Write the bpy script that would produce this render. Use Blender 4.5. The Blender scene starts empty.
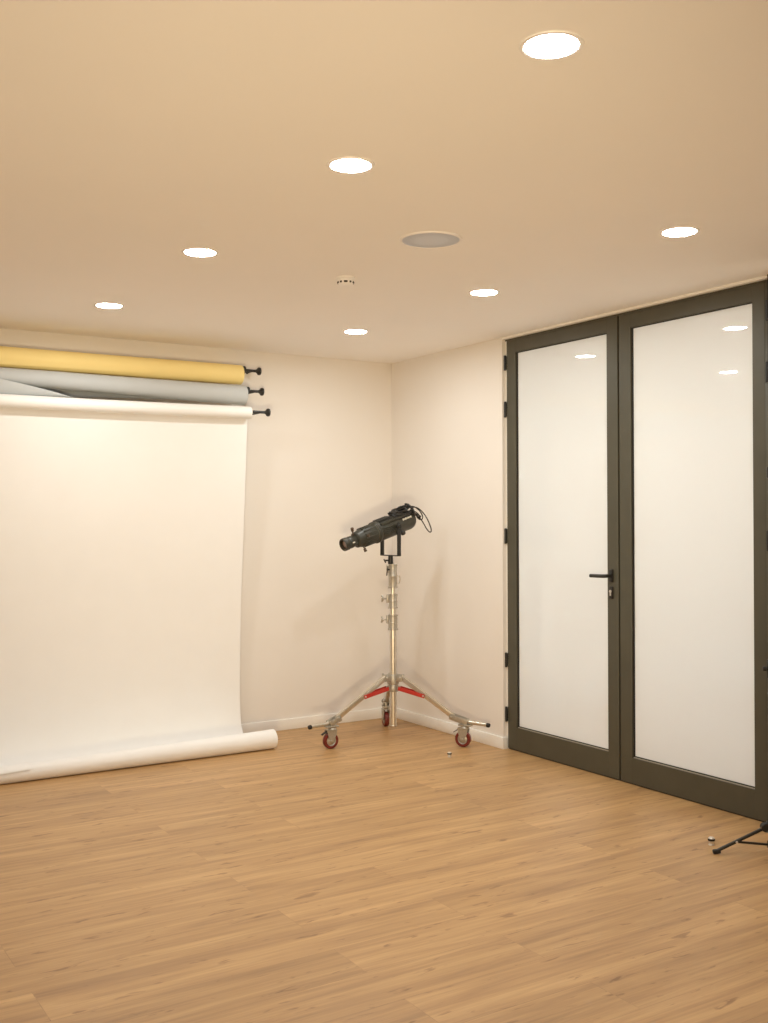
import bpy, bmesh, math, random
from mathutils import Vector, Matrix
random.seed(7)
PI = math.pi
C = bpy.context.scene.collection
scene = bpy.context.scene
V = Vector

# ------------------------------------------------------------------ materials
def new_mat(name):
    m = bpy.data.materials.new(name); m.use_nodes = True
    nt = m.node_tree
    return m, nt, nt.nodes['Principled BSDF']

def simple(name, col, rough=0.5, metal=0.0, noise=0.0, nscale=40, bump=0.0, bscale=200, coat=0.0, stretch=(1,1,1)):
    m, nt, b = new_mat(name)
    b.inputs['Roughness'].default_value = rough
    b.inputs['Metallic'].default_value = metal
    b.inputs['Coat Weight'].default_value = coat
    tc = nt.nodes.new('ShaderNodeTexCoord')
    mp = nt.nodes.new('ShaderNodeMapping'); mp.inputs['Scale'].default_value = stretch
    nt.links.new(tc.outputs['Object'], mp.inputs['Vector'])
    n = nt.nodes.new('ShaderNodeTexNoise'); n.inputs['Scale'].default_value = nscale
    nt.links.new(mp.outputs['Vector'], n.inputs['Vector'])
    r = nt.nodes.new('ShaderNodeValToRGB')
    r.color_ramp.elements[0].position = 0.3; r.color_ramp.elements[1].position = 0.7
    r.color_ramp.elements[0].color = tuple(max(0, c*(1-noise)) for c in col)+(1,)
    r.color_ramp.elements[1].color = tuple(min(1, c*(1+noise*0.5)) for c in col)+(1,)
    nt.links.new(n.outputs['Fac'], r.inputs['Fac'])
    nt.links.new(r.outputs['Color'], b.inputs['Base Color'])
    if bump:
        n2 = nt.nodes.new('ShaderNodeTexNoise'); n2.inputs['Scale'].default_value = bscale
        nt.links.new(mp.outputs['Vector'], n2.inputs['Vector'])
        bp = nt.nodes.new('ShaderNodeBump'); bp.inputs['Strength'].default_value = bump; bp.inputs['Distance'].default_value = 0.002
        nt.links.new(n2.outputs['Fac'], bp.inputs['Height']); nt.links.new(bp.outputs['Normal'], b.inputs['Normal'])
    return m

MAT = {}
MAT['wall'] = simple('wall_paint', (0.80, 0.76, 0.715), 0.75, noise=0.012, nscale=3, bump=0.05, bscale=260)
MAT['ceiling'] = simple('ceiling_paint', (0.90, 0.875, 0.85), 0.85, noise=0.01, nscale=2)
MAT['base'] = simple('baseboard_paint', (0.87, 0.85, 0.81), 0.45, noise=0.01)
MAT['frame'] = simple('dark_olive_paint', (0.072, 0.066, 0.044), 0.42, noise=0.08, nscale=8, bump=0.05, bscale=300)
MAT['gasket'] = simple('black_gasket', (0.016, 0.014, 0.011), 0.6)
MAT['black'] = simple('black_metal', (0.014, 0.013, 0.011), 0.38, noise=0.1)
MAT['blackplastic'] = simple('black_plastic', (0.02, 0.018, 0.015), 0.5, noise=0.1)
MAT['fixture'] = simple('fixture_black_paint', (0.036, 0.034, 0.024), 0.42, noise=0.2, nscale=30, bump=0.1, bscale=400)
MAT['cable'] = simple('black_cable', (0.014, 0.012, 0.010), 0.45)
MAT['chrome'] = simple('chromed_steel', (0.68, 0.63, 0.54), 0.30, 0.9, noise=0.06, nscale=60)
MAT['cast'] = simple('cast_aluminium', (0.50, 0.47, 0.41), 0.42, 0.75, noise=0.1, nscale=90, bump=0.1)
MAT['red'] = simple('red_enamel', (0.50, 0.035, 0.022), 0.4, noise=0.08, nscale=50)
MAT['wheel'] = simple('maroon_polyurethane', (0.17, 0.022, 0.014), 0.38, noise=0.15, nscale=40)
MAT['rubber'] = simple('black_rubber', (0.018, 0.016, 0.014), 0.7)
MAT['brass'] = simple('bronze_knob', (0.10, 0.065, 0.04), 0.45, 0.4)
MAT['steel'] = simple('polished_steel', (0.74, 0.70, 0.64), 0.35, 0.6)
MAT['white_paper'] = simple('white_paper', (0.88, 0.875, 0.865), 0.7, noise=0.01, nscale=6, bump=0.04, bscale=30)
MAT['yellow_paper'] = simple('yellow_paper', (0.93, 0.74, 0.31), 0.7, noise=0.015, nscale=6)
MAT['grey_paper'] = simple('grey_paper', (0.52, 0.545, 0.56), 0.7, noise=0.015, nscale=6)
MAT['card'] = simple('card_core', (0.62, 0.52, 0.38), 0.8, noise=0.05)
MAT['white_plastic'] = simple('white_plastic', (0.85, 0.83, 0.82), 0.4, noise=0.01)
MAT['dark_slot'] = simple('dark_slot', (0.02, 0.012, 0.008), 0.7)
MAT['speaker_rim'] = simple('speaker_rim_white', (0.83, 0.80, 0.79), 0.5)
MAT['black_fabric'] = simple('black_fabric', (0.010, 0.009, 0.009), 0.9, noise=0.2, nscale=200, bump=0.3, bscale=600)
MAT['grey_tape'] = simple('grey_webbing', (0.10, 0.10, 0.085), 0.8, noise=0.1)
MAT['bead'] = simple('satin_aluminium_bead', (0.42, 0.38, 0.30), 0.45, 0.3)
MAT['band'] = simple('worn_edge_band', (0.16, 0.15, 0.11), 0.4, 0.4)
MAT['label_white'] = simple('pale_lettering', (0.75, 0.72, 0.62), 0.5)

# speaker grille: perforated metal
m, nt, b = new_mat('speaker_grille'); MAT['grille'] = m
b.inputs['Roughness'].default_value = 0.55
tc = nt.nodes.new('ShaderNodeTexCoord'); vo = nt.nodes.new('ShaderNodeTexVoronoi')
vo.inputs['Scale'].default_value = 260; vo.inputs['Randomness'].default_value = 0.0
nt.links.new(tc.outputs['Object'], vo.inputs['Vector'])
rp = nt.nodes.new('ShaderNodeValToRGB')
rp.color_ramp.elements[0].position = 0.25; rp.color_ramp.elements[1].position = 0.4
rp.color_ramp.elements[0].color = (0.30, 0.32, 0.38, 1); rp.color_ramp.elements[1].color = (0.62, 0.67, 0.78, 1)
nt.links.new(vo.outputs['Distance'], rp.inputs['Fac']); nt.links.new(rp.outputs['Color'], b.inputs['Base Color'])

# lamp diffuser (gives off light)
m, nt, b = new_mat('lamp_diffuser'); MAT['lamp'] = m
b.inputs['Base Color'].default_value = (0.9, 0.9, 0.88, 1)
b.inputs['Emission Color'].default_value = (0.97, 1.0, 0.97, 1)
LAMP = 236.0
b.inputs['Emission Strength'].default_value = LAMP

# lens glass
m, nt, b = new_mat('lens_glass'); MAT['lens'] = m
b.inputs['Base Color'].default_value = (0.16, 0.09, 0.06, 1); b.inputs['Roughness'].default_value = 0.06
b.inputs['Coat Weight'].default_value = 1.0

# frosted door glass : milky white sheet with a polished room side, lets daylight glow through
m = bpy.data.materials.new('frosted_glass'); m.use_nodes = True; nt = m.node_tree; nt.nodes.clear()
MAT['frost'] = m
out = nt.nodes.new('ShaderNodeOutputMaterial')
df = nt.nodes.new('ShaderNodeBsdfDiffuse'); df.inputs['Color'].default_value = (0.83, 0.83, 0.80, 1)
tr = nt.nodes.new('ShaderNodeBsdfTranslucent'); tr.inputs['Color'].default_value = (0.80, 0.86, 0.88, 1)
mx = nt.nodes.new('ShaderNodeMixShader'); mx.inputs['Fac'].default_value = 0.22
gl = nt.nodes.new('ShaderNodeBsdfGlossy'); gl.inputs['Roughness'].default_value = 0.015
fr = nt.nodes.new('ShaderNodeFresnel'); fr.inputs['IOR'].default_value = 1.7
m2 = nt.nodes.new('ShaderNodeMixShader')
nt.links.new(df.outputs[0], mx.inputs[1]); nt.links.new(tr.outputs[0], mx.inputs[2])
nt.links.new(fr.outputs[0], m2.inputs['Fac']); nt.links.new(mx.outputs[0], m2.inputs[1]); nt.links.new(gl.outputs[0], m2.inputs[2])
nt.links.new(m2.outputs[0], out.inputs['Surface'])

# wood plank floor
m, nt, b = new_mat('oak_laminate'); MAT['floor'] = m
N = nt.nodes.new; L = nt.links.new
tc = N('ShaderNodeTexCoord')
mp = N('ShaderNodeMapping'); mp.inputs['Location'].default_value = (0.35, 0.157, 0)
L(tc.outputs['Object'], mp.inputs['Vector'])
br = N('ShaderNodeTexBrick')
br.offset = 0.37; br.offset_frequency = 2; br.squash = 1.0
br.inputs['Scale'].default_value = 1.0; br.inputs['Brick Width'].default_value = 1.38; br.inputs['Row Height'].default_value = 0.2
br.inputs['Mortar Size'].default_value = 0.0012; br.inputs['Mortar Smooth'].default_value = 0.3; br.inputs['Bias'].default_value = 0.0
br.inputs['Color1'].default_value = (0, 0, 0, 1); br.inputs['Color2'].default_value = (1, 1, 1, 1); br.inputs['Mortar'].default_value = (0.4, 0.4, 0.4, 1)
L(mp.outputs['Vector'], br.inputs['Vector'])
# shift the grain from plank to plank
sx = N('ShaderNodeSeparateXYZ'); L(mp.outputs['Vector'], sx.inputs[0])
dv = N('ShaderNodeMath'); dv.operation = 'DIVIDE'; dv.inputs[1].default_value = 0.2; L(sx.outputs['Y'], dv.inputs[0])
fl = N('ShaderNodeMath'); fl.operation = 'FLOOR'; L(dv.outputs[0], fl.inputs[0])
ml = N('ShaderNodeMath'); ml.operation = 'MULTIPLY'; ml.inputs[1].default_value = 3.71; L(fl.outputs[0], ml.inputs[0])
ml2 = N('ShaderNodeMath'); ml2.operation = 'MULTIPLY_ADD'; ml2.inputs[1].default_value = 5.3; L(br.outputs['Color'], ml2.inputs[0]); L(ml.outputs[0], ml2.inputs[2])
cb = N('ShaderNodeCombineXYZ'); L(sx.outputs['X'], cb.inputs['X']); L(sx.outputs['Y'], cb.inputs['Y']); L(ml2.outputs[0], cb.inputs['Z'])
def stretched_noise(sc, scale, detail, rough, dist=0.0):
    mm = N('ShaderNodeMapping'); mm.inputs['Scale'].default_value = sc; L(cb.outputs[0], mm.inputs['Vector'])
    nn = N('ShaderNodeTexNoise'); nn.inputs['Scale'].default_value = scale; nn.inputs['Detail'].default_value = detail
    nn.inputs['Roughness'].default_value = rough; nn.inputs['Distortion'].default_value = dist
    L(mm.outputs[0], nn.inputs['Vector']); return nn
g1 = stretched_noise((0.55, 7.0, 1), 2.2, 5, 0.6, 0.6)     # broad cathedral figure
g2 = stretched_noise((0.9, 30.0, 1), 2.5, 5, 0.65)         # fine pores
g3 = stretched_noise((3.2, 15.0, 1), 2.6, 3, 0.55, 0.5)     # knots / dark flecks
def ramp(src, e):
    r = N('ShaderNodeValToRGB')
    while len(r.color_ramp.elements) < len(e): r.color_ramp.elements.new(0.5)
    for el, (p, c) in zip(r.color_ramp.elements, e): el.position = p; el.color = tuple(c)+(1,)
    L(src, r.inputs['Fac']); return r
r1 = ramp(g1.outputs['Fac'], [(0.28, (0.345, 0.196, 0.082)), (0.5, (0.470, 0.277, 0.116)), (0.72, (0.575, 0.355, 0.157))])
r2 = ramp(g2.outputs['Fac'], [(0.3, (0.86, 0.84, 0.82)), (0.62, (1.05, 1.05, 1.05))])
r3 = ramp(g3.outputs['Fac'], [(0.30, (0.60, 0.54, 0.48)), (0.375, (1, 1, 1))])
rb = ramp(br.outputs['Color'], [(0.0, (0.92, 0.91, 0.90)), (1.0, (1.06, 1.06, 1.07))])
def mul(a, bb):
    x = N('ShaderNodeMix'); x.data_type = 'RGBA'; x.blend_type = 'MULTIPLY'; x.inputs['Factor'].default_value = 1.0
    L(a, x.inputs['A']); L(bb, x.inputs['B']); return x.outputs['Result']
c = mul(mul(mul(r1.outputs['Color'], r2.outputs['Color']), r3.outputs['Color']), rb.outputs['Color'])
gap = ramp(br.outputs['Fac'], [(0.0, (1, 1, 1)), (1.0, (0.86, 0.84, 0.82))])
c = mul(c, gap.outputs['Color'])
L(c, b.inputs['Base Color'])
b.inputs['Roughness'].default_value = 0.42
bp = N('ShaderNodeBump'); bp.inputs['Strength'].default_value = 0.06; bp.inputs['Distance'].default_value = 0.002
L(g2.outputs['Fac'], bp.inputs['Height']); L(bp.outputs['Normal'], b.inputs['Normal'])

# ------------------------------------------------------------------ mesh helpers
def frame_to(d):
    d = V(d).normalized()
    return d.to_track_quat('Z', 'Y').to_matrix().to_4x4()

def basis(o, ex, ey, ez):
    M = Matrix.Identity(4)
    for i, e in enumerate((ex, ey, ez)):
        for k in range(3): M[k][i] = e[k]
    for k in range(3): M[k][3] = o[k]
    return M

class B:
    """collects shapes of ONE part"""
    def __init__(s): s.bm = bmesh.new()
    def box(s, lo, hi, bev=0.0, M=None, seg=2):
        t = bmesh.new()
        r = bmesh.ops.create_cube(t, size=1)
        lo, hi = V(lo), V(hi); c = (lo+hi)/2; d = hi-lo
        for v in t.verts: v.co = V((v.co.x*d.x, v.co.y*d.y, v.co.z*d.z))+c
        if bev: bmesh.ops.bevel(t, geom=list(t.edges), offset=bev, segments=seg, profile=0.5, affect='EDGES')
        s._merge(t, M); return s
    def _merge(s, t, M=None):
        if M is not None: bmesh.ops.transform(t, matrix=M, verts=t.verts)
        me = bpy.data.meshes.new('tmp'); t.to_mesh(me); t.free()
        s.bm.from_mesh(me); bpy.data.meshes.remove(me)
    def lathe(s, prof, M, seg=32, closed=False):
        """prof: list of (radius, height along local Z)"""
        t = bmesh.new(); rings = []
        for (r, z) in prof:
            if r < 1e-6: rings.append([t.verts.new((0, 0, z))])
            else: rings.append([t.verts.new((r*math.cos(2*PI*k/seg), r*math.sin(2*PI*k/seg), z)) for k in range(seg)])
        pairs = list(zip(rings, rings[1:]))
        if closed: pairs.append((rings[-1], rings[0]))
        for a, b_ in pairs:
            for k in range(seg):
                k2 = (k+1) % seg
                if len(a) == 1 and len(b_) == 1: continue
                if len(a) == 1: t.faces.new((a[0], b_[k2], b_[k]))
                elif len(b_) == 1: t.faces.new((a[k], a[k2], b_[0]))
                else: t.faces.new((a[k], a[k2], b_[k2], b_[k]))
        bmesh.ops.recalc_face_normals(t, faces=t.faces)
        s._merge(t, M); return s
    def rod(s, p0, p1, r0, r1=None, seg=20, bev=0.0):
        p0, p1 = V(p0), V(p1); r1 = r0 if r1 is None else r1
        h = (p1-p0).length; e = min(bev, h*0.45)
        M = Matrix.Translation(p0) @ frame_to(p1-p0)
        pr = [(0, 0), (max(r0-e, 1e-4), 0), (r0, e), (r1, h-e), (max(r1-e, 1e-4), h), (0, h)] if e else [(0, 0), (r0, 0), (r1, h), (0, h)]
        return s.lathe(pr, M, seg)
    def bar(s, p0, p1, w, h, bev=0.002, up=(0, 0, 1)):
        p0, p1 = V(p0), V(p1); d = p1-p0; Ln = d.length; ex = d.normalized()
        ey = V(up).cross(ex).normalized(); ez = ex.cross(ey)
        return s.box((0, -w/2, -h/2), (Ln, w/2, h/2), bev, basis(p0, ex, ey, ez))
    def tube(s, pts, r, seg=10, closed=False, cap=True):
        pts = [V(p) for p in pts]; n = len(pts); t = bmesh.new(); rings = []; ref = None
        for i, p in enumerate(pts):
            if closed: d = pts[(i+1) % n]-pts[i-1]
            else: d = pts[min(i+1, n-1)]-pts[max(i-1, 0)]
            d.normalize()
            if ref is None:
                ref = d.orthogonal().normalized()
            ref = (ref-d*ref.dot(d))
            if ref.length < 1e-6: ref = d.orthogonal()
            ref.normalize(); o = d.cross(ref)
            rr = r[i] if isinstance(r, (list, tuple)) else r
            rings.append([t.verts.new(p+rr*(math.cos(2*PI*k/seg)*ref+math.sin(2*PI*k/seg)*o)) for k in range(seg)])
        for i in range(n if closed else n-1):
            a, b_ = rings[i], rings[(i+1) % n]
            for k in range(seg): t.faces.new((a[k], a[(k+1) % seg], b_[(k+1) % seg], b_[k]))
        if cap and not closed:
            t.faces.new(rings[0][::-1]); t.faces.new(rings[-1])
        bmesh.ops.recalc_face_normals(t, faces=t.faces)
        s._merge(t); return s
    def grid(s, rows, thick=0.0):
        t = bmesh.new(); vv = [[t.verts.new(p) for p in r] for r in rows]
        for a, b_ in zip(vv, vv[1:]):
            for k in range(len(a)-1): t.faces.new((a[k], a[k+1], b_[k+1], b_[k]))
        bmesh.ops.recalc_face_normals(t, faces=t.faces)
        if thick: bmesh.ops.solidify(t, geom=list(t.faces), thickness=thick)
        s._merge(t); return s

def obj(name, b_, mat, parent=None, smooth=True, angle=35):
    bm = b_.bm
    root = parent
    while root is not None and root.parent is not None: root = root.parent
    if root is not None:
        bmesh.ops.transform(bm, matrix=Matrix.Translation(-V(root.location)), verts=bm.verts)
    me = bpy.data.meshes.new(name)
    if smooth:
        for f in bm.faces: f.smooth = True
        for e in bm.edges:
            if len(e.link_faces) == 2 and e.calc_face_angle(0) > math.radians(angle): e.smooth = False
    bm.to_mesh(me); bm.free()
    me.materials.append(mat)
    o = bpy.data.objects.new(name, me); C.objects.link(o)
    if parent is not None: o.parent = parent
    return o

def tag(o, label, cat, group=None, kind=None):
    o['label'] = label; o['category'] = cat
    if group: o['group'] = group
    if kind: o['kind'] = kind
    return o

def thing(name, label, cat, loc, group=None, kind=None):
    o = bpy.data.objects.new(name, None); C.objects.link(o); o.location = loc
    o.empty_display_size = 0.1
    return tag(o, label, cat, group, kind)

def spline(pts, n=12):
    pts = [V(p) for p in pts]; out = []
    for i in range(len(pts)-1):
        p0 = pts[max(i-1, 0)]; p1 = pts[i]; p2 = pts[i+1]; p3 = pts[min(i+2, len(pts)-1)]
        for k in range(n):
            t = k/n
            out.append(0.5*((2*p1)+(p2-p0)*t+(2*p0-5*p1+4*p2-p3)*t*t+(3*p1-p0-3*p2+p3)*t**3))
    out.append(pts[-1]); return out

# ------------------------------------------------------------------ the room
H = 2.4
XL, YF = -5.6, -7.8       # left and front walls (behind / beside the camera)
T = 0.15
DY0, DY1 = -1.200, -3.075   # door opening in the right wall
tag(obj('floor', B().box((XL-T, YF-T, -0.1), (0.3, T, 0)), MAT['floor']), 'honey oak laminate plank floor', 'floor', kind='structure')
tag(obj('ceiling', B().box((XL-T, YF-T, H), (0.3, T, H+0.12)), MAT['ceiling']), 'plain white painted flat ceiling with round downlights', 'ceiling', kind='structure')
tag(obj('wall_back', B().box((XL-T, 0, 0), (T, T, H)), MAT['wall']), 'white back wall behind the paper rolls', 'wall', kind='structure')
wr = B(); wr.box((0, DY0, 0), (T, 0, H)); wr.box((0, YF-T, 0), (T, DY1, H))
tag(obj('wall_right', wr, MAT['wall']), 'white wall beside the dark framed glass doors', 'wall', kind='structure')
tag(obj('wall_left', B().box((XL-T, YF-T, 0), (XL, 0, H)), MAT['wall']), 'white left wall of the room', 'wall', kind='structure')
tag(obj('wall_front', B().box((XL, YF-T, 0), (0, YF, H)), MAT['wall']), 'white front wall opposite the paper rolls', 'wall', kind='structure')
BH, BT = 0.068, 0.014
tag(obj('baseboard_back', B().box((XL, -BT, 0), (0, 0, BH), 0.002), MAT['base']), 'low white baseboard along the back wall', 'baseboard', kind='structure')
brd = B(); brd.box((-BT, DY0-0.002, 0), (0, -BT, BH), 0.002); brd.box((-0.001, DY0-0.012, 0), (0.02, DY0, BH), 0.001); brd.box((-BT, DY0-0.012, 0), (0, DY0, BH), 0.002)
tag(obj('baseboard_right', brd, MAT['base']), 'low white baseboard between back corner and glass doors', 'baseboard', kind='structure')
# white header strip above doors and dark head of the frame
tag(obj('trim_1', B().box((0.000, DY1, 2.387), (T, DY0, H)), MAT['base']), 'thin white strip between ceiling and door frame', 'trim', kind='structure')
tag(obj('trim_2', B().box((0.022, DY1, 2.3785), (0.10, DY0, 2.387)), MAT['frame']), 'dark olive head of the door frame', 'trim', kind='structure')
jb = B(); jb.box((0.045, DY0-0.013, 0), (0.12, DY0, 2.3785)); 
jb.box((0.026, DY0-0.0125, 0), (0.045, DY0, 2.3785))
tag(obj('trim_3', jb, MAT['base']), 'slim white side linings of the door opening', 'trim', kind='structure')

tag(obj('trim_4', B().box((0.018, DY1, 0), (0.12, -3.0145, 2.3785), 0.001), MAT['frame']), 'dark olive jamb of the door frame at its right end', 'trim', kind='structure')
tag(obj('trim_5', B().box((0.030, -3.0145, -0.001), (0.09, DY0-0.013, 0.0045)), MAT['gasket']), 'flat dark strip added under the glass doors to block leaking light', 'trim', kind='structure')  # added strip, closes the gap where outside light leaked under the leaves

# ------------------------------------------------------------------ doors
FX = 0.022                     # room side face of the leaves
GX = 0.037                     # room side face of the glass
def leaf(name, label, y0, y1, oy0, oy1, hinge_side):
    """y0 > y1; opening oy0 > oy1"""
    r = thing(name, label, 'door', (FX, (y0+y1)/2, 0), kind='structure')
    z0, z1, oz0, oz1 = 0.006, 2.3775, 0.135, 2.303
    x1 = FX+0.05
    f = B()
    f.box((FX, oy0, z0), (x1, y0, z1), 0.0015, seg=1); f.box((FX, y1, z0), (x1, oy1, z1), 0.0015, seg=1)
    f.box((FX+0.0002, oy1-0.001, z0), (x1, oy0+0.001, oz0), 0.001, seg=1); f.box((FX+0.0002, oy1-0.001, oz1), (x1, oy0+0.001, z1), 0.001, seg=1)
    obj('frame', f, MAT['frame'], r)
    g = B().box((GX, oy1, oz0), (GX+0.006, oy0, oz1)); obj('glass_pane', g, MAT['frost'], r, smooth=False)
    k = B(); w = 0.008
    k.box((GX-0.004, oy0-w, oz0), (GX, oy0, oz1)); k.box((GX-0.004, oy1, oz0), (GX, oy1+0.003, oz1))
    k.box((GX-0.004, oy1, oz1-0.004), (GX, oy0, oz1)); k.box((GX-0.004, oy1, oz0), (GX, oy0, oz0+0.009))
    obj('glazing_seal', k, MAT['gasket'], r, smooth=False)
    obj('glazing_bead', B().box((GX-0.009, oy1+0.001, oz0), (GX-0.004, oy0-0.004, oz0+0.0045), 0.001), MAT['bead'], r)
    hy = y0+0.007 if hinge_side > 0 else y1-0.016
    for (a, b_) in ((2.295, 2.207), (2.025, 1.933), (1.285, 1.195), (0.560, 0.475), (0.245, 0.158)):
        h = B().rod((FX-0.006, hy, b_), (FX-0.006, hy, a), 0.0075, seg=16, bev=0.002)
        for q_ in (0.33, 0.66):
            zz = b_+(a-b_)*q_; h.rod((FX-0.006, hy, zz-0.001), (FX-0.006, hy, zz+0.001), 0.008, seg=16)
        h.box((FX-0.003, hy-0.007, b_+0.004), (FX+0.001, hy+0.007, a-0.004), 0.001)
        obj('hinge', h, MAT['black'], r)
    return r
d1 = leaf('door_1', 'left leaf of the frosted glass double door with black lever handle', -1.2135, -2.1105, -1.293, -2.033, 1)
d2 = leaf('door_2', 'right leaf of the frosted glass double door without a handle', -2.1225, -3.011, -2.202, -2.944, -1)
# dark rebate seen in the slit between the leaves
obj('meeting_rebate', B().box((FX+0.020, -2.1215, 0.006), (FX+0.048, -2.1108, 2.3775)), MAT['gasket'], d1, smooth=False)
# lever handle
hb = B(); hy = -2.064
hb.box((FX-0.009, hy-0.014, 1.013), (FX, hy+0.014, 1.079), 0.004)
ho = obj('handle', hb, MAT['black'], d1)
lv = B(); pth = spline([(FX-0.004, hy, 1.045), (FX-0.030, hy, 1.045), (FX-0.046, hy+0.006, 1.0445), (FX-0.052, hy+0.03, 1.044), (FX-0.052, hy+0.102, 1.043)], 6)
lv.tube(pth, 0.0095, 14)
obj('lever', lv, MAT['black'], ho)
lk = B().box((FX-0.008, hy-0.014, 0.927), (FX, hy+0.014, 0.990), 0.004)
lo = obj('lock_plate', lk, MAT['black'], d1)
cy = B(); cy.rod((FX-0.012, hy, 0.965), (FX-0.006, hy, 0.965), 0.0075, seg=16); cy.box((FX-0.012, hy-0.004, 0.943), (FX-0.006, hy+0.004, 0.962), 0.001)
obj('lock_cylinder', cy, MAT['steel'], lo)

# ------------------------------------------------------------------ downlights
LG = 'round ceiling downlights'
lights = [
 (-2.287, -4.242, 'largest glowing round downlight in the ceiling, nearest the camera'),
 (-2.267, -3.320, 'second largest glowing round ceiling downlight, left of the grey ceiling speaker'),
 (-2.256, -2.123, 'glowing round ceiling downlight left of the smoke detector'),
 (-2.241, -0.919, 'leftmost glowing round ceiling downlight, above the yellow paper roll'),
 (-0.862, -3.326, 'rightmost glowing round ceiling downlight, above the glass double doors'),
 (-0.842, -2.121, 'glowing round ceiling downlight right of the speaker and smoke detector, level with left glass door'),
 (-0.833, -0.930, 'smallest glowing round ceiling downlight, nearest the back corner of the room'),
]
def make_light(x, y, label):
    r = thing('ceiling_downlight', label, 'ceiling light', (x, y, H), LG)
    M = Matrix.Translation((x, y, H))
    t = B().lathe([(0.0605, -0.0025), (0.0645, -0.004), (0.0715, -0.0030), (0.0730, 0.0)], M, 48)
    obj('trim_ring', t, MAT['white_plastic'], r)
    d = B().lathe([(0.0, -0.0026), (0.0605, -0.0024)], M, 48)
    obj('diffuser', d, MAT['lamp'], r)
    return r
protol = make_light(*lights[0])
for (x, y, lab) in lights[1:]:
    c_ = protol.copy(); c_.location = (x, y, H); c_['label'] = lab; C.objects.link(c_)
    for ch in protol.children:
        k = ch.copy(); k.parent = c_; C.objects.link(k)

# ceiling speaker
sp = thing('ceiling_speaker', 'flat round grey speaker grille set into the ceiling between the downlights', 'speaker', (-1.585, -2.756, H))
M = Matrix.Translation((-1.585, -2.756, H))
obj('trim_ring', B().lathe([(0.108, -0.003), (0.111, -0.006), (0.117, -0.005), (0.120, 0.0)], M, 64), MAT['speaker_rim'], sp)
obj('grille', B().lathe([(0, -0.0055), (0.06, -0.005), (0.1085, -0.0035)], M, 64), MAT['grille'], sp)

# smoke detector
sx_, sy_ = -1.545, -2.045
sd = thing('smoke_detector', 'small white smoke detector with dark vents on the ceiling', 'smoke detector', (sx_, sy_, H))
M = Matrix.Translation((sx_, sy_, H))
obj('mount_base', B().lathe([(0, -0.010), (0.038, -0.010), (0.042, -0.007), (0.042, 0)], M, 40), MAT['white_plastic'], sd)
obj('cap', B().lathe([(0, -0.038), (0.020, -0.037), (0.030, -0.033), (0.035, -0.026), (0.037, -0.0101)], M, 40), MAT['white_plastic'], sd)
vdir = math.atan2(-6.025-sy_, -3.856-sx_)
for k in range(10):
    a = vdir+2*PI*k/10
    wv = 0.008 if k % 2 == 0 else 0.0045
    Mv = Matrix.Translation((sx_, sy_, H)) @ Matrix.Rotation(a, 4, 'Z')
    obj('vent', B().box((0.030, -wv, -0.0275), (0.0372, wv, -0.0195), 0.0012, Mv), MAT['dark_slot'], sd)

# ------------------------------------------------------------------ backdrop paper rolls on the back wall
XR = -1.164; XE = XR-2.72
def spindle_end(r, y, z, plug, sh, kx, lab):
    """black core plug, shaft, flared knob right of the roll, and the small arm that carries it on the wall"""
    s = B()
    if plug: s.rod((XR-0.005, y, z+0.002), (XR+0.030, y, z+0.002), 0.0235, 0.0235, 24, 0.003)
    else: s.rod((XR-0.005, y, z+0.002), (XR+0.007, y, z+0.002), 0.023, 0.021, 24, 0.002)
    s.rod((XR+0.02 if plug else XR, y, z), (kx-0.03, y, z), 0.0085)
    M = Matrix.Translation((kx-0.034, y, z)) @ frame_to((1, 0, 0))
    s.lathe([(0.0085, 0), (0.010, 0.006), (0.016, 0.014), (0.023, 0.019), (0.0245, 0.026), (0.023, 0.032), (0.012, 0.036), (0, 0.036)], M, 28)
    e = obj('spindle_end', s, MAT['black'], r)
    a = B().rod((kx-0.045, y, z), (kx-0.045, -0.0015, z), 0.005, seg=14)
    a.rod((kx-0.045, -0.006, z), (kx-0.045, -0.0015, z), 0.008, seg=18)
    obj('wall_arm', a, MAT['black'], r)
    # same arm at the far end
    a2 = B().rod((XE+0.02, y, z), (XE-0.06, y, z), 0.0085); a2.rod((XE-0.05, y, z), (XE-0.05, -0.0015, z), 0.006)
    obj('wall_arm', a2, MAT['black'], r)

def roll_body(y, z, r, sag=0.0, n=40, seg=48, inner=0.028, thin=0.0, lift=0.0):
    b_ = B(); t = bmesh.new(); rings = []
    xs = [XE+(XR-XE)*i/n for i in range(n+1)]
    def rad(k): return r
    prof = []
    for i, x in enumerate(xs):
        u = i/n; dz = -sag*4*u*(1-u)
        w_ = min(1, (XR-x)/1.2); r_ = r-thin*w_; dz += lift*w_
        rings.append([t.verts.new((x, y+r_*math.cos(2*PI*k/seg), z+dz+r_*math.sin(2*PI*k/seg))) for k in range(seg)])
    for a, c_ in zip(rings, rings[1:]):
        for k in range(seg): t.faces.new((a[k], a[(k+1) % seg], c_[(k+1) % seg], c_[k]))
    for ring, x in ((rings[0], xs[0]), (rings[-1], xs[-1])):
        inn = [t.verts.new((x, y+inner*math.cos(2*PI*k/seg), z+inner*math.sin(2*PI*k/seg))) for k in range(seg)]
        for k in range(seg): t.faces.new((ring[k], ring[(k+1) % seg], inn[(k+1) % seg], inn[k]))
    bmesh.ops.recalc_face_normals(t, faces=t.faces)
    b_._merge(t); return b_

RG = 'backdrop paper rolls on the back wall'
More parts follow.
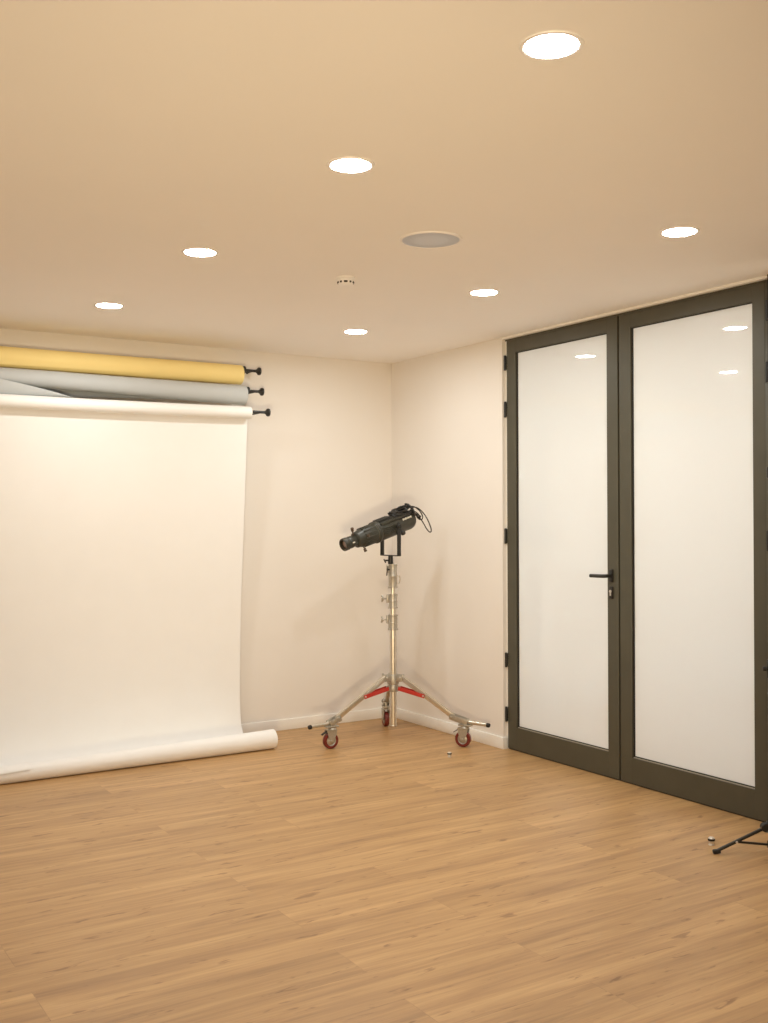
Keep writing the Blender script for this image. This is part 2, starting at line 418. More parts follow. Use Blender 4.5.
# yellow
yy, yz, yr = -0.100, 2.2290, 0.0595
ry = thing('backdrop_roll', 'yellow backdrop paper roll, topmost of the three on the back wall', 'backdrop', (XR-1.36, yy, yz), RG)
obj('paper_roll', roll_body(yy, yz, yr, 0.003), MAT['yellow_paper'], ry)
obj('core', B().rod((XR-0.02, yy, yz+0.010), (XR+0.004, yy, yz+0.010), 0.036, seg=32), MAT['card'], ry)
spindle_end(ry, yy, yz+0.031, True, 0.1, XR+0.134, '')
rows = []
for i in range(31):      # loose lip of paper that lifts off the underside towards the left
    u = i/30; x = -1.75-u*2.1
    off = 0.001+0.010*u**1.2; Ls = 0.018+0.016*u
    a0 = -math.radians(105)     # angle on roll (front-below), front = -y
    row = []
    for j in range(7):
        v = j/6
        ang = math.radians(196)+v*Ls/yr*1.2
        rr = yr+0.0012+off*v*v
        row.append((x, yy+rr*math.cos(ang), yz-0.002+rr*math.sin(ang)))
    rows.append(row)
obj('loose_edge', B().grid(rows, 0.0006), MAT['yellow_paper'], ry)
# grey
gy, gz, gr = -0.155, 2.0965, 0.0590
rg = thing('backdrop_roll', 'grey backdrop paper roll with a drooping loose corner, between yellow and white rolls', 'backdrop', (XR-1.36, gy, gz), RG)
obj('paper_roll', roll_body(gy, gz, gr, 0.003, thin=0.010, lift=0.020), MAT['grey_paper'], rg)
obj('core', B().rod((XR-0.02, gy, gz+0.008), (XR+0.004, gy, gz+0.008), 0.036, seg=32), MAT['card'], rg)
spindle_end(rg, gy, gz+0.030, True, 0.1, XR+0.126, '')
rows = []
for i in range(31):      # slack turn behind the roll, added to keep the gap below it dark
    u = i/30; x = XR-0.03-u*2.66; dr = 0.018+0.060*min(1, u*1.5)
    rows.append([(x, gy+gr*math.cos(th)+0.0022, gz+gr*math.sin(th)) for th in [math.radians(40-8*k) for k in range(6)]] +
                [(x, gy+gr+0.0022-0.012*v*v, gz-(gr*0.2+dr)*v) for v in [k/6 for k in range(1, 7)]])
obj('slack_turn', B().grid(rows, 0.0006), MAT['grey_paper'], rg)
rows = []
for i in range(41):      # the outer turn sags away from the roll towards the left
    u = i/40; x = -2.215-u*1.64
    g = 1-(1-min(u*1.6, 1))**1.5
    # upper edge climbs on the roll, lower edge droops behind the white roll
    zt = gz-0.085+0.115*min(1, u/0.36)**0.8
    zb = gz-0.088-0.035*min(1, u*2.0)
    row = []
    for j in range(11):
        v = j/10; zz = zt+(zb-zt)*v
        dzr = zz-gz
        ysurf = gy-math.sqrt(max(gr*gr-dzr*dzr, 0)) if abs(dzr) < gr else gy
        yy_ = gy-gr-0.004+0.030*v*v-0.010*math.sin(PI*v)*g
        yy_ = min(yy_, ysurf-0.002) if dzr > -gr*0.8 else yy_
        row.append((x, yy_, zz))
    rows.append(row)
obj('loose_corner', B().grid(rows, 0.0007), MAT['grey_paper'], rg)
# white : roll + hanging sheet + rolled-up end on the floor
wy, wz, wrad = -0.236, 1.9850, 0.0365
rw = thing('backdrop_roll', 'white backdrop paper hung from lowest wall roll down to the floor, its end rolled up', 'backdrop', (XR-1.36, wy, 0), RG)
obj('paper_roll', roll_body(wy, wz, wrad, 0.010, inner=0.02), MAT['white_paper'], rw)
spindle_end(rw, wy, wz+0.007, False, 0.1, XR+0.129, '')
prof = [(-0.199, wz), (-0.1975, 1.93), (-0.150, 1.40), (-0.101, 0.85), (-0.080, 0.40), (-0.0815, 0.22), (-0.098, 0.09), (-0.140, 0.026), (-0.205, 0.006), (-0.30, 0.003), (-0.40, 0.003)]
pp = spline([(0, a, b_) for a, b_ in prof], 8)
NX = 46; rows = []
def roll_center(x):
    u = (XR-x)/1.50           # 0 at right end, 1 at the left image side
    return -0.455-0.004*u, 0.0555-0.0130*min(u, 1.3)
for i in range(NX+1):
    x = XE+(XR-XE)*i/NX; row = []
    for p in pp:
        wob = 0.006*math.sin(3.1*x+0.8)*min(1, max(0, (1.9-p.z)))*max(0, min(1, p.z/0.3))
        zz = p.z - (0.010*4*(i/NX)*(1-i/NX) if p.z > 1.9 else 0)
        yb = p.y
        if p.z < 0.02:
            cyr, _ = roll_center(x); yb = max(p.y, cyr+0.01) if p.y > -0.30 else cyr+(p.y+0.40)/0.10*0.10
            yb = min(yb, -0.18)
        row.append((x, yb+wob, zz))
    rows.append(row)
obj('hanging_sheet', B().grid(rows, 0.0005), MAT['white_paper'], rw)
# rolled end (a slightly conical spiral)
rows = []
turns = 2.3; ns = 110
for i in range(41):
    x = XR+0.045-i/40*2.74; cyr, rr = roll_center(x)
    cyr = min(cyr, -0.25); rr = max(rr, 0.030)
    row = []
    for j in range(ns+1):
        th = -PI/2-j/ns*turns*2*PI        # starts below, rolls up at the front first
        r_ = rr-0.0022*j/ns*turns
        row.append((x, cyr+r_*math.cos(th), rr+0.0006+r_*math.sin(th)))
    rows.append(row)
fr_ = obj('floor_roll', B().grid(rows, 0.0005), MAT['white_paper'], rw)
rows = []
for i in range(21):       # torn outer flap at the left
    x = -2.515-i/20*1.25; cyr, rr = roll_center(x); cyr = min(cyr, -0.25); rr = max(rr, 0.030); u = min(1, i/6)
    row = []
    for j in range(9):
        v = j/8; th = math.radians(72+v*(80+16*u)); r_ = rr+0.0030+0.004*v
        row.append((x, cyr+r_*math.cos(th), rr+r_*math.sin(th)))
    rows.append(row)
obj('loose_flap', B().grid(rows, 0.0005), MAT['white_paper'], fr_)

# ------------------------------------------------------------------ wheeled chrome stand
PX, PY = -0.409, -0.647
st = thing('roller_stand', 'chrome light stand on three red wheeled casters with red leg braces', 'light stand', (PX, PY, 0))
def at(z): return (PX, PY, z)
def radial(ang, r, z): return V((PX+math.cos(ang)*r, PY+math.sin(ang)*r, z))
viewd = V((0.533, 0.846, 0)); right = V((0.846, -0.533, 0))
col = B().rod(at(0.086), at(0.67), 0.0205, seg=32, bev=0.002)
col.rod(at(0.086), at(0.094), 0.024, seg=32, bev=0.002)
obj('column', col, MAT['chrome'], st)
obj('column_tube', B().rod(at(0.66), at(0.80), 0.0165, seg=28), MAT['chrome'], st)
obj('column_tube', B().rod(at(0.79), at(0.93), 0.0125, seg=28), MAT['chrome'], st)
def collar(z0, z1, r, knob):
    b_ = B(); M = Matrix.Translation(at(z0)); h = z1-z0
    b_.lathe([(0.012, 0), (r+0.004, 0), (r+0.004, 0.008), (r, 0.011), (r, h*0.45), (r+0.0015, h*0.47), (r+0.0015, h*0.53), (r, h*0.55), (r, h-0.011), (r+0.003, h-0.008), (r+0.003, h), (0.012, h)], M, 32)
    # clamp boss towards the left of the stand
    d = (-right*0.95-viewd*0.3).normalized(); zc = z1-0.027
    p0 = V(at(zc))+d*(r-0.004); p1 = V(at(zc))+d*(r+0.014)
    b_.bar(p0, p1, 0.018, 0.05, 0.003)
    c_ = obj('collar', b_, MAT['cast'], st)
    if knob:
        k = B().rod(p1, p1+d*0.022, 0.005, seg=14)
        q_ = p1+d*0.022
        k.rod(q_-d*0.004, q_+d*0.010, 0.010, 0.008, 18, 0.002)
        ax = (0, 0, 1)
        for s_ in range(3):
            a = s_*2*PI/3+0.5
            e1 = V((0, 0, 1)); e2 = d.cross(e1)
            w = e1*math.cos(a)+e2*math.sin(a)
            k.tube(spline([q_, q_+w*0.012+d*0.002, q_+w*0.021+d*0.007], 4), [0.006]*5+[0.0055]*2+[0.0062]*2, 10)
        obj('knob', k, MAT['cast'], c_)
    return c_
collar(0.668, 0.760, 0.0275, True)
collar(0.800, 0.886, 0.0255, True)
top = collar(0.922, 1.0675, 0.0250, False)
# tee lever on the receiver (dark) and D ring
d = (-right*0.85-viewd*0.5).normalized()
lv = B(); pt = V(at(1.035))+d*0.034
lv.rod(V(at(1.035))+d*0.024, pt+d*0.006, 0.006, seg=14); lv.bar(pt+V((0, 0, 0.022)), pt+V((0, 0, -0.038))-right*0.008, 0.007, 0.007, 0.003, up=right)
obj('locking_lever', lv, MAT['black'], top)
dr = B(); dq = right
c0 = V(at(0.975))+dq*0.024
dr.tube(spline([c0+V((0, 0, 0.022)), c0+dq*0.014+V((0, 0, 0.022)), c0+dq*0.019+V((0, 0, 0.012)), c0+dq*0.019+V((0, 0, -0.012)), c0+dq*0.014+V((0, 0, -0.022)), c0+V((0, 0, -0.022))], 5), 0.0032, 8)
obj('cable_ring', dr, MAT['chrome'], top)
# hubs
angs = [math.atan2(-0.644-PY, -0.84-PX), math.atan2(-1.029-PY, -0.164-PX), math.atan2(-0.268-PY, -0.222-PX)]
hub = B(); M = Matrix.Translation(at(0.342))
hub.lathe([(0.0205, 0), (0.034, 0), (0.036, 0.006), (0.036, 0.050), (0.033, 0.058), (0.0205, 0.058)], M, 32)
for a in angs:
    for s_ in (-1, 1):
        t_ = V((-math.sin(a), math.cos(a), 0))*0.017*s_
        hub.bar(radial(a, 0.028, 0.378)+t_, radial(a, 0.066, 0.380)+t_, 0.006, 0.040, 0.002)
hubo = obj('leg_hub', hub, MAT['cast'], st)
for a in angs:
    t_ = V((-math.sin(a), math.cos(a), 0))
    bo = B().rod(radial(a, 0.056, 0.386)-t_*0.025, radial(a, 0.056, 0.386)+t_*0.025, 0.006, seg=14, bev=0.001)
    obj('bolt', bo, MAT['steel'], hubo)
d = (-right*0.9-viewd*0.1).normalized(); z_ = 0.392
kn = B().rod(V(at(z_))+d*0.03, V(at(z_))+d*0.062, 0.0045, seg=12); q_ = V(at(z_))+d*0.062
kn.rod(q_+V((0, 0, -0.015)), q_+V((0, 0, 0.015)), 0.0055, seg=12, bev=0.002)
obj('knob', kn, MAT['cast'], hubo)
hub2 = B(); M = Matrix.Translation(at(0.296))
hub2.lathe([(0.0205, 0), (0.029, 0), (0.031, 0.005), (0.031, 0.034), (0.029, 0.040), (0.0205, 0.040)], M, 32)
for a in angs:
    hub2.bar(radial(a, 0.026, 0.318), radial(a, 0.047, 0.318), 0.012, 0.026, 0.002)
obj('brace_hub', hub2, MAT['cast'], st)
WR = 0.0475
# facing of each wheel: axis direction (horizontal)
def wheel_axis(yaw):   # yaw from the view direction
    return (viewd*math.cos(yaw)+right*math.sin(yaw)).normalized()
axes = [wheel_axis(math.radians(-28)), wheel_axis(math.radians(22)), wheel_axis(math.radians(74))]
CR = [0.424, 0.462, 0.425]
for a, wax, cr in zip(angs, axes, CR):
    t_ = V((-math.sin(a), math.cos(a), 0)); rd = V((math.cos(a), math.sin(a), 0))
    lg = B(); lg.bar(radial(a, 0.052, 0.386), radial(a, 0.392, 0.172), 0.026, 0.030, 0.006)
    lego = obj('leg', lg, MAT['chrome'], st)
    br_ = B()
    for s_ in (-1, 1):
        br_.bar(radial(a, 0.040, 0.318)+t_*0.0165*s_, radial(a, 0.212, 0.281)+t_*0.0165*s_, 0.004, 0.024, 0.0015)
    obj('brace', br_, MAT['red'], lego)
    pv = B().rod(radial(a, 0.205, 0.2835)-t_*0.022, radial(a, 0.205, 0.2835)+t_*0.022, 0.0055, seg=14, bev=0.001)
    obj('pivot_bolt', pv, MAT['steel'], lego)
    # foot block and outward grip with rubber end
    fb = B()
    for s_ in (-1, 1):
        fb.bar(radial(a, 0.372, 0.176)+t_*0.017*s_, radial(a, cr+0.024, 0.146)+t_*0.017*s_, 0.006, 0.036, 0.004)
    fb.bar(radial(a, cr-0.035, 0.130), radial(a, cr+0.045, 0.130), 0.048, 0.010, 0.003)
    fb.rod(radial(a, cr, 0.122), radial(a, cr, 0.155), 0.017, 0.014, 20, 0.002)
    fb.rod(radial(a, 0.385, 0.172)-t_*0.026, radial(a, 0.385, 0.172)+t_*0.026, 0.0065, seg=14, bev=0.001)
    obj('foot_block', fb, MAT['cast'], lego)
    gp = B().tube([radial(a, cr-0.005, 0.149), radial(a, cr+0.03, 0.147), radial(a, cr+0.14, 0.139)], [0.0125, 0.0115, 0.0095], 18)
    obj('outrigger', gp, MAT['chrome'], lego)
    rt = B().lathe([(0, 0), (0.011, 0), (0.013, 0.004), (0.0125, 0.016), (0.009, 0.021), (0, 0.022)], Matrix.Translation(radial(a, cr+0.136, 0.1393)) @ frame_to(rd+V((0, 0, -0.07))), 18)
    obj('rubber_tip', rt, MAT['rubber'], lego)
for a, wax, cr in zip(angs, axes, CR):
    # trailing direction is perpendicular to the axle; the fork's swivel sits a little ahead of the wheel
    tr_ = V((0, 0, 1)).cross(wax)
    wc = radial(a, cr, WR)+tr_*0.010
    cs = B()
    swv = radial(a, cr, 0)
    cs.rod(swv+V((0, 0, 0.108)), swv+V((0, 0, 0.1245)), 0.026, 0.023, 24, 0.003)
    for s_ in (-1, 1):
        t = bmesh.new()
        o_ = wc+wax*0.0185*s_; zt = 0.112
        outl = [(-0.034, zt-WR), (0.030, zt-WR), (0.024, 0.036), (0.014, 0.0), (0.010, -0.010), (-0.010, -0.010), (-0.013, 0.0), (-0.030, 0.034)]
        f1 = [t.verts.new(o_+tr_*px_+V((0, 0, pz_))+wax*0.0014) for px_, pz_ in outl]
        f2 = [t.verts.new(o_+tr_*px_+V((0, 0, pz_))-wax*0.0014) for px_, pz_ in outl]
        t.faces.new(f1); t.faces.new(f2[::-1])
        for k in range(len(outl)): t.faces.new((f1[k], f2[k], f2[(k+1) % len(outl)], f1[(k+1) % len(outl)]))
        bmesh.ops.recalc_face_normals(t, faces=t.faces)
        cs._merge(t)
    cs.bar(wc-tr_*0.034+V((0, 0, 0.064)), wc+tr_*0.030+V((0, 0, 0.064)), 0.039, 0.004, 0.001)
    co = obj('caster', cs, MAT['cast'], st)
    M = Matrix.Translation(wc-wax*0.0135) @ frame_to(wax)
    obj('tyre', B().lathe([(0.030, 0.0), (WR-0.004, 0.0), (WR-0.001, 0.003), (WR, 0.008), (WR, 0.019), (WR-0.001, 0.024), (WR-0.004, 0.027), (0.030, 0.027)], M, 48, True), MAT['wheel'], co)
    hb_ = B().lathe([(0, 0.002), (0.010, 0.001), (0.014, 0.004), (0.026, 0.006), (0.0302, 0.003), (0.0302, 0.024), (0.026, 0.021), (0.014, 0.023), (0.010, 0.026), (0, 0.025)], M, 36)
    hb_.rod(wc-wax*0.024, wc+wax*0.024, 0.007, seg=14, bev=0.001)
    obj('wheel_hub', hb_, MAT['cast'], co)
    bk = B().bar(wc+tr_*0.026+V((0, 0, 0.056)), wc+tr_*0.058+V((0, 0, 0.036)), 0.022, 0.005, 0.002)
    obj('brake_pedal', bk, MAT['black'], co)

# ------------------------------------------------------------------ profile spotlight on the stand
ah = V((-0.9936, -0.1125, 0)).normalized()
tilt = math.radians(16.6)
e1 = (ah*math.cos(tilt)+V((0, 0, -math.sin(tilt)))).normalized()   # towards the lens
e2 = V((0, 0, 1)).cross(e1).normalized()                            # sideways
if e2.dot(viewd) > 0: e2 = -e2                                      # towards the camera
e3 = e1.cross(e2)
if e3.z < 0: e3 = -e3
FXO = V((PX, PY, 0))-right*0.013      # the spigot sits a little off the column axis
PV = V((FXO.x, FXO.y, 1.296))
sl = thing('profile_spotlight', 'black long-barrelled profile spotlight mounted on the chrome wheeled stand, cable coiled on top', 'spotlight', (PX, PY, 1.0675))
def loc(s, b_, t): return PV+e1*s+e2*b_+e3*t
MA = Matrix.Translation(PV) @ frame_to(e1)
def LB(): return basis(PV, e1, e2, e3)
bd = B().lathe([(0, -0.180), (0.030, -0.180), (0.046, -0.172), (0.056, -0.158), (0.0605, -0.140), (0.0605, -0.040), (0.0625, -0.035), (0.0625, 0.108), (0.058, 0.116), (0, 0.116)], MA, 48)
Ml = LB() if LB().determinant() > 0 else basis(PV, e1, -e2, e3)
obj('housing', bd, MAT['fixture'], sl)
# side extrusions / cooling rails along the housing
for (b0, t0) in ((0.046, 0.044), (-0.046, 0.044)):
    sgn = 1 if (Ml @ V((0, 1, 0))-PV).dot(e2) > 0 else -1
    obj('rail', B().box((-0.13, sgn*b0-0.010, t0-0.008), (0.106, sgn*b0+0.010, t0+0.008), 0.003, Ml), MAT['fixture'], sl)
pn = B()
for k in range(4):
    pn.box((0.024, sgn*0.058-0.006, -0.016+k*0.011-0.0035), (0.102, sgn*0.058+0.008, -0.016+k*0.011+0.0035), 0.0015, Ml)
obj('vent_panel', pn, MAT['fixture'], sl)
tv = B()
for k in range(5):
    tv.box((0.0, -0.028+k*0.014-0.004, 0.052), (0.100, -0.028+k*0.014+0.004, 0.0665), 0.0015, Ml)
obj('top_fins', tv, MAT['blackplastic'], sl)
rg_ = B().lathe([(0.040, 0.114), (0.0640, 0.114), (0.0665, 0.118), (0.0665, 0.132), (0.064, 0.136), (0.040, 0.136)], MA, 48, True)
obj('shutter_ring', rg_, MAT['fixture'], sl)
rl = B().lathe([(0.050, 0.1365), (0.0615, 0.1365), (0.0615, 0.1405), (0.050, 0.1405)], MA, 48, True)
obj('rim_band', rl, MAT['band'], sl)
lb = B().lathe([(0, 0.140), (0.0585, 0.140), (0.0585, 0.190), (0.056, 0.196), (0.0535, 0.245), (0.050, 0.252), (0.047, 0.276), (0.040, 0.282), (0, 0.282)], MA, 48)
for k in range(16):
    a = 2*PI*k/16
    Mk = MA @ Matrix.Rotation(a, 4, 'Z')
    lb.box((0.050, -0.0035, 0.150), (0.0605, 0.0035, 0.236), 0.0015, Mk, 1)
obj('lens_barrel', lb, MAT['fixture'], sl)
lt = B().lathe([(0.026, 0.278), (0.0345, 0.278), (0.0345, 0.308), (0.0365, 0.311), (0.0365, 0.326), (0.0345, 0.329), (0.0345, 0.340), (0.0385, 0.344), (0.0385, 0.370), (0.036, 0.374), (0.030, 0.374), (0.028, 0.362)], MA, 44, True)
obj('lens_tube', lt, MAT['fixture'], sl)
ln = B().lathe([(0, 0.364), (0.012, 0.3635), (0.022, 0.361), (0.0285, 0.356), (0.0285, 0.32), (0, 0.32)], MA, 36)
obj('lens', ln, MAT['lens'], sl)
def side_knob(s, phi, r0, r1):
    dr_ = (e3*math.cos(phi)+e2*math.sin(phi)).normalized(); p = loc(s, 0, 0)
    k = B().rod(p+dr_*(r0-0.012), p+dr_*(r0+0.02), 0.0045, seg=12)
    k.rod(p+dr_*(r0+0.014), p+dr_*(r1), 0.0085, 0.0095, 18, 0.002)
    return k
obj('focus_knob', side_knob(0.290, math.radians(8), 0.044, 0.082), MAT['brass'], sl)
obj('focus_knob', side_knob(0.240, math.radians(165), 0.050, 0.086), MAT['brass'], sl)
obj('focus_knob', side_knob(0.225, math.radians(80), 0.053, 0.068), MAT['brass'], sl)
obj('scale_mark', B().box((0.311, sgn*0.0365-0.001, -0.004), (0.326, sgn*0.0365+0.0012, 0.003), 0.0005, Ml), MAT['label_white'], sl)
# pale lettering on the flank at the rear : small strokes too blurred to read
lm = B(); random.seed(3); sx0 = -0.060
for k in range(7):
    h_ = (0.012, 0.009, 0.013, 0.009, 0.010, 0.009, 0.012)[k]
    ang_ = math.radians(24); rr = 0.0606
    s0 = sx0-k*0.0105
    tt = math.sin(ang_)*rr; bb_ = math.cos(ang_)*rr
    lm.box((s0-0.0075, sgn*(bb_)-0.001, tt-h_/2), (s0, sgn*(bb_)+0.0028, tt+h_/2), 0.0006, Ml)
obj('lettering', lm, MAT['label_white'], sl)
# yoke
YW = 0.081; zb = 1.120
bh = V((e2.x, e2.y, 0)).normalized()
yk = B(); wdt = 0.028
for s_ in (-1, 1):
    p = FXO+bh*YW*s_
    yk.bar(V((p.x, p.y, zb+0.010)), V((p.x, p.y, 1.321)), wdt, 0.006, 0.0015, up=bh)
    pts = spline([V((p.x, p.y, zb+0.014)), V((p.x, p.y, zb+0.004))-bh*0.003*s_, V((p.x, p.y, zb))-bh*0.014*s_], 4)
yk.bar(FXO+V((0, 0, zb))-bh*(YW+0.003), FXO+V((0, 0, zb))+bh*(YW+0.003), wdt, 0.006, 0.0015)
for s_ in (-1, 1):
    p = FXO+bh*YW*s_
    yk.box((-0.003, -wdt/2, 0), (0.003, wdt/2, 0.014), 0.001, basis(V((p.x, p.y, zb)), bh, V((0, 0, 1)).cross(bh), V((0, 0, 1))))
yko = obj('yoke', yk, MAT['black'], sl)
for s_ in (-1, 1):
    p = PV+bh*YW*s_
    k = B().rod(p-bh*s_*0.022, p+bh*s_*0.008, 0.010, seg=18, bev=0.001)
    if s_ > 0: k.rod(p+bh*0.003, p+bh*0.014, 0.013, 0.012, 20, 0.002)
    obj('pivot', k, MAT['black'], yko)
kl = PV-e1*0.048-V((0, 0, 0.052))+bh*0.050
kk = B().rod(kl-bh*0.02, kl+bh*0.012, 0.007, seg=14); kk.rod(kl+bh*0.006, kl+bh*0.026, 0.016, 0.013, 22, 0.003)
kk.bar(kl-e1*0.018-bh*0.002+V((0, 0, 0.004)), kl+e1*0.03-bh*0.002-V((0, 0, 0.004)), 0.02, 0.010, 0.003)
obj('tilt_lock', kk, MAT['black'], sl)
sg = B().rod(FXO+V((0, 0, 1.0690)), FXO+V((0, 0, zb)), 0.0165, 0.0145, 24, 0.002)
sgo = obj('spigot', sg, MAT['black'], sl)
d = (-right*0.95-viewd*0.2).normalized(); p = FXO+V((0, 0, 1.090))
k = B().rod(p+d*0.010, p+d*0.034, 0.005, seg=12); k.bar(p+d*0.034+V((0, 0, 0.008))+d*0.008, p+d*0.030+V((0, 0, -0.014)), 0.010, 0.008, 0.002, up=right)
obj('tee_screw', k, MAT['black'], sgo)
# cable coiled over the rear top with loops hanging at the back
random.seed(12); cbm = B()
def ring(s0, b0, t0, ra, rb, wob, n=20, tw=0.0):
    out = []
    for k in range(n):
        a = 2*PI*k/n
        s_ = s0+ra*math.cos(a)+random.uniform(-wob, wob)
        b_ = b0+rb*math.sin(a)+random.uniform(-wob, wob)
        rr = 0.0655+t0+random.uniform(0, wob)
        # drape over the round housing
        th = b_/rr
        out.append(loc(s_, rr*math.sin(th), rr*math.cos(th)))
    return out
for i in range(7):
    pts = ring(-0.100+random.uniform(-0.014, 0.014), random.uniform(-0.004, 0.018), 0.001+0.0036*i, 0.088-0.005*i, 0.056-0.004*i, 0.005)
    pts = pts+[pts[0]]
    cbm.tube(spline(pts, 4), 0.0042, 8)
# strands that run over the back end
A_ = lambda s, b_, t: loc(s, b_, t)
hang = [
 [(-0.150, 0.02, 0.078), (-0.205, 0.035, 0.062), (-0.235, 0.045, 0.020), (-0.252, 0.050, -0.030), (-0.262, 0.050, -0.082), (-0.252, 0.048, -0.096), (-0.236, 0.046, -0.075), (-0.222, 0.040, -0.030), (-0.205, 0.030, 0.010), (-0.190, 0.02, 0.040)],
 [(-0.140, 0.00, 0.080), (-0.196, 0.018, 0.072), (-0.226, 0.030, 0.034), (-0.236, 0.034, -0.006), (-0.224, 0.034, -0.022), (-0.207, 0.030, -0.004), (-0.196, 0.020, 0.032), (-0.178, 0.01, 0.055)],
 [(-0.120, 0.035, 0.066), (-0.176, 0.048, 0.048), (-0.204, 0.050, 0.012), (-0.206, 0.046, -0.016), (-0.196, 0.040, 0.000), (-0.184, 0.046, 0.030), (-0.150, 0.050, 0.052)],
 [(-0.100, 0.030, 0.070), (-0.160, 0.052, 0.045), (-0.195, 0.058, 0.016), (-0.212, 0.050, 0.000), (-0.206, 0.03, 0.000)],
]
for h_ in hang: cbm.tube(spline([A_(*p) for p in [(a_+0.018+0.12*(a_+0.14)*1.6, b_, c_-max(0, -0.02-c_)*0.25) for a_, b_, c_ in h_]], 8), 0.0036, 8)
obj('power_cable', cbm, MAT['cable'], sl)
tie = B().tube(spline([loc(-0.155, 0.062, 0.020), loc(-0.155, 0.058, 0.060), loc(-0.152, 0.030, 0.092), loc(-0.150, 0.0, 0.098)], 5), 0.006, 8)
obj('cable_strap', tie, MAT['cable'], sl)

# ------------------------------------------------------------------ door stops on the floor
def stop(x, y, sc, label):
    r = thing('door_stop', label, 'door stop', (x, y, 0), 'floor door stops')
    M = Matrix.Translation((x, y, 0)) @ Matrix.Scale(sc, 4)
    obj('post', B().lathe([(0, 0), (0.0125, 0), (0.0125, 0.003), (0.0105, 0.005), (0.0105, 0.020), (0, 0.020)], M, 32), MAT['steel'], r)
    obj('rubber_ring', B().lathe([(0.008, 0.0185), (0.0140, 0.0185), (0.0150, 0.021), (0.0150, 0.025), (0.0135, 0.0272), (0.008, 0.0272)], M, 32, True), MAT['rubber'], r)
    obj('cap', B().lathe([(0.0, 0.034), (0.009, 0.033), (0.0125, 0.030), (0.0130, 0.0272), (0.0, 0.0272)], M, 32), MAT['steel'], r)
stop(-0.388, -1.200, 0.85, 'small steel door stop on the floor near the wheeled stand')
stop(-0.420, -3.080, 0.98, 'small steel door stop on the floor near the black tripod foot')

# ------------------------------------------------------------------ black tripod stand at the right door edge
TX, TY = -0.306, -3.2888
ts = thing('tripod_stand', 'low black tripod light stand in front of the right glass door edge', 'light stand', (TX, TY, 0))
tip = V((-0.504, -3.164, 0.0))
rad0 = (tip-V((TX, TY, 0))); Rl = rad0.length; a0 = math.atan2(rad0.y, rad0.x)
def tr(a, r, z): return V((TX+math.cos(a)*r, TY+math.sin(a)*r, z))
obj('pole', B().rod((TX, TY, 0.030), (TX, TY, 0.75), 0.0150, seg=24), MAT['black'], ts)
obj('pole_tube', B().rod((TX, TY, 0.74), (TX, TY, 1.50), 0.0100, seg=24), MAT['black'], ts)
kc = B().rod((TX, TY, 0.70), (TX, TY, 0.775), 0.0175, seg=24, bev=0.002)
kco = obj('pole_collar', kc, MAT['blackplastic'], ts)
d = -right
k = B().rod((TX, TY, 0.738), V((TX, TY, 0.738))+d*0.030, 0.005, seg=12); k.rod(V((TX, TY, 0.738))+d*0.022, V((TX, TY, 0.738))+d*0.036, 0.010, 0.009, 18, 0.002)
obj('knob', k, MAT['blackplastic'], kco)
obj('leg_hub', B().rod((TX, TY, 0.085), (TX, TY, 0.130), 0.024, seg=26, bev=0.004), MAT['blackplastic'], ts)
obj('brace_hub', B().rod((TX, TY, 0.022), (TX, TY, 0.052), 0.020, seg=26, bev=0.003), MAT['blackplastic'], ts)
for i in range(3):
    a = a0+i*2*PI/3
    l = B().bar(tr(a, 0.026, 0.106), tr(a, Rl-0.006, 0.010), 0.015, 0.011, 0.003)
    lo_ = obj('leg', l, MAT['black'], ts)
    obj('leg_joint', B().rod(tr(a, 0.029, 0.106)+V((-math.sin(a), math.cos(a), 0))*0.014, tr(a, 0.029, 0.106)-V((-math.sin(a), math.cos(a), 0))*0.014, 0.018, seg=18, bev=0.003), MAT['blackplastic'], lo_)
    m_ = tr(a, Rl*0.62, 0.0485)
    obj('brace', B().bar(tr(a, 0.020, 0.037), m_, 0.008, 0.009, 0.002), MAT['black'], lo_)
    t_ = V((-math.sin(a), math.cos(a), 0))
    rv = B().rod(m_-t_*0.010, m_+t_*0.010, 0.0045, seg=12); obj('rivet', rv, MAT['steel'], lo_)
    obj('rubber_foot', B().bar(tr(a, Rl-0.026, 0.0125), tr(a, Rl+0.004, 0.0085), 0.019, 0.016, 0.004), MAT['rubber'], lo_)
# softbox carried by the stand (only its edge reaches into the photograph)
sb = thing('softbox', 'tall black fabric softbox on the tripod stand beside the right glass door', 'softbox', (TX, TY, 1.50))
c0 = V((TX, TY, 0))+right*0.096
ex = right; ey = viewd; ez = V((0, 0, 1))
Ms = basis(c0, ex, ey, ez)
t = bmesh.new()
def ringv(y, hw, z0, z1): return [t.verts.new(Ms @ V(p)) for p in ((-hw+0.0, y, z0), (hw, y, z0), (hw, y, z1), (-hw, y, z1))]
A1 = ringv(0.07, 0.078, 1.58, 2.34); A2 = ringv(-0.02, 0.070, 1.62, 2.30); A3 = ringv(-0.16, 0.040, 1.87, 2.01)
for r0, r1 in ((A1, A2), (A2, A3)):
    for k in range(4): t.faces.new((r0[k], r0[(k+1) % 4], r1[(k+1) % 4], r1[k]))
t.faces.new(A3)
bmesh.ops.recalc_face_normals(t, faces=t.faces)
bmesh.ops.bevel(t, geom=[e for e in t.edges if len(e.link_faces) == 2], offset=0.006, segments=2, affect='EDGES')
bmesh.ops.solidify(t, geom=list(t.faces), thickness=0.003)
bs = B(); bs._merge(t)
obj('fabric_shell', bs, MAT['black_fabric'], sb)
obj('front_diffuser', B().box((-0.074, 0.060, 1.585), (0.074, 0.066, 2.335), 0.002, Ms), MAT['white_paper'], sb)
obj('lamp_head', B().rod(c0-viewd*0.30+V((0, 0, 1.94)), c0-viewd*0.15+V((0, 0, 1.94)), 0.055, seg=28, bev=0.006), MAT['blackplastic'], sb)
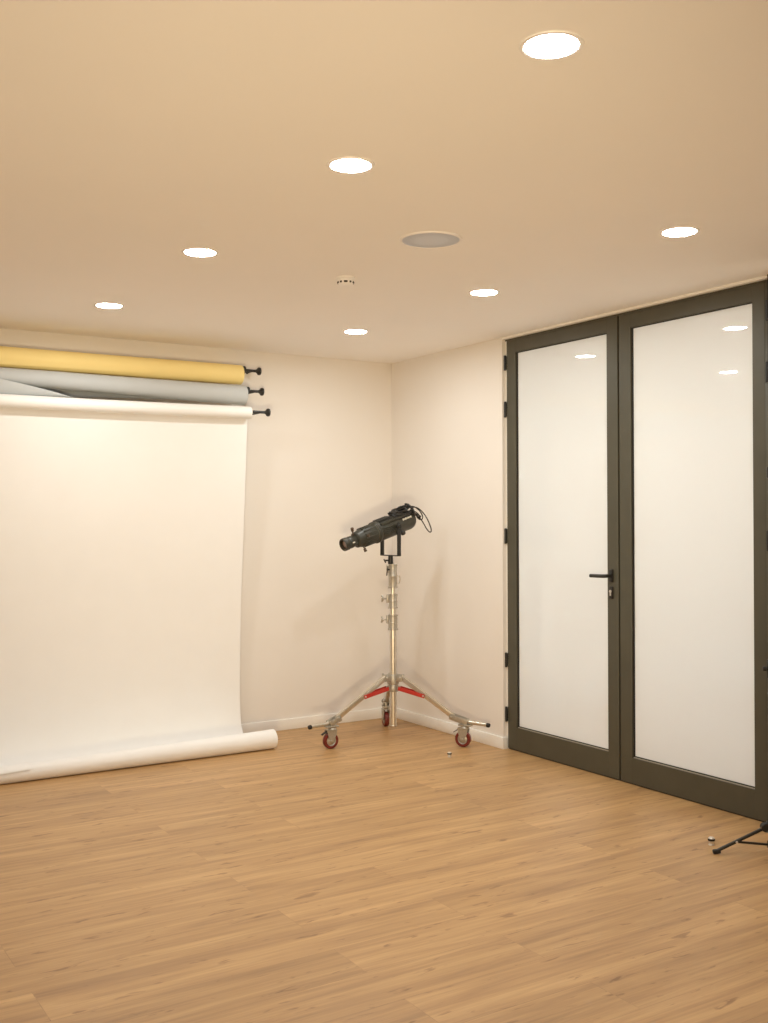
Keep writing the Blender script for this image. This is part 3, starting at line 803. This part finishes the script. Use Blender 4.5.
ar = B().rod((TX, TY, 1.50), (TX, TY, 1.545), 0.016, seg=20, bev=0.002)
ar.tube(spline([V((TX, TY, 1.54)), V((TX, TY, 1.60))-viewd*0.10, c0-viewd*0.24+V((0, 0, 1.74)), c0-viewd*0.24+V((0, 0, 1.89))], 6), 0.010, 12)
obj('tilt_bracket', ar, MAT['black'], sb)

# ------------------------------------------------------------------ light from outside, through the frosted glass
w = bpy.data.worlds.new('World'); scene.world = w; w.use_nodes = True
bg = w.node_tree.nodes['Background']; bg.inputs['Color'].default_value = (1.0, 0.965, 0.955, 1); bg.inputs['Strength'].default_value = 21.0

# fill light added low behind the camera, aimed up to brighten the ceiling
sp_ = bpy.data.lights.new('added_ceiling_fill', 'SPOT'); so = bpy.data.objects.new('added_ceiling_fill', sp_); C.objects.link(so)
sp_.energy = 600; sp_.color = (1.0, 0.81, 0.52); sp_.spot_size = math.radians(62); sp_.spot_blend = 1.0; sp_.shadow_soft_size = 0.25
so.location = (-4.35, -6.7, 0.45)
so.rotation_euler = (V((-1.1, -1.1, 2.4))-V(so.location)).to_track_quat('-Z', 'Y').to_euler()

# ------------------------------------------------------------------ camera
F = 1051.448; yaw, pit, rol = 0.561861112, 0.00719033080, -0.00320680003
cpos = V((-3.85625329, -6.02507753, 1.34115868))
fw = V((math.sin(yaw)*math.cos(pit), math.cos(yaw)*math.cos(pit), math.sin(pit)))
r0 = V((math.cos(yaw), -math.sin(yaw), 0)); u0 = r0.cross(fw)
rr = r0*math.cos(rol)+u0*math.sin(rol); uu = -r0*math.sin(rol)+u0*math.cos(rol)
cam = bpy.data.cameras.new('camera'); co = bpy.data.objects.new('camera', cam); C.objects.link(co)
co.matrix_world = basis(cpos, rr, uu, -fw)
cam.sensor_fit = 'VERTICAL'; cam.sensor_height = 36.0; cam.lens = F/1023*36.0
cam.clip_start = 0.05
scene.camera = co

scene.view_settings.view_transform = 'Standard'
scene.view_settings.look = 'None'
scene.view_settings.gamma = 1.0
scene.view_settings.use_curve_mapping = False
scene.view_settings.exposure = 0.0
scene.cycles.max_bounces = 14
scene.cycles.diffuse_bounces = 8
scene.cycles.use_denoising = True
scene.cycles.sample_clamp_indirect = 8
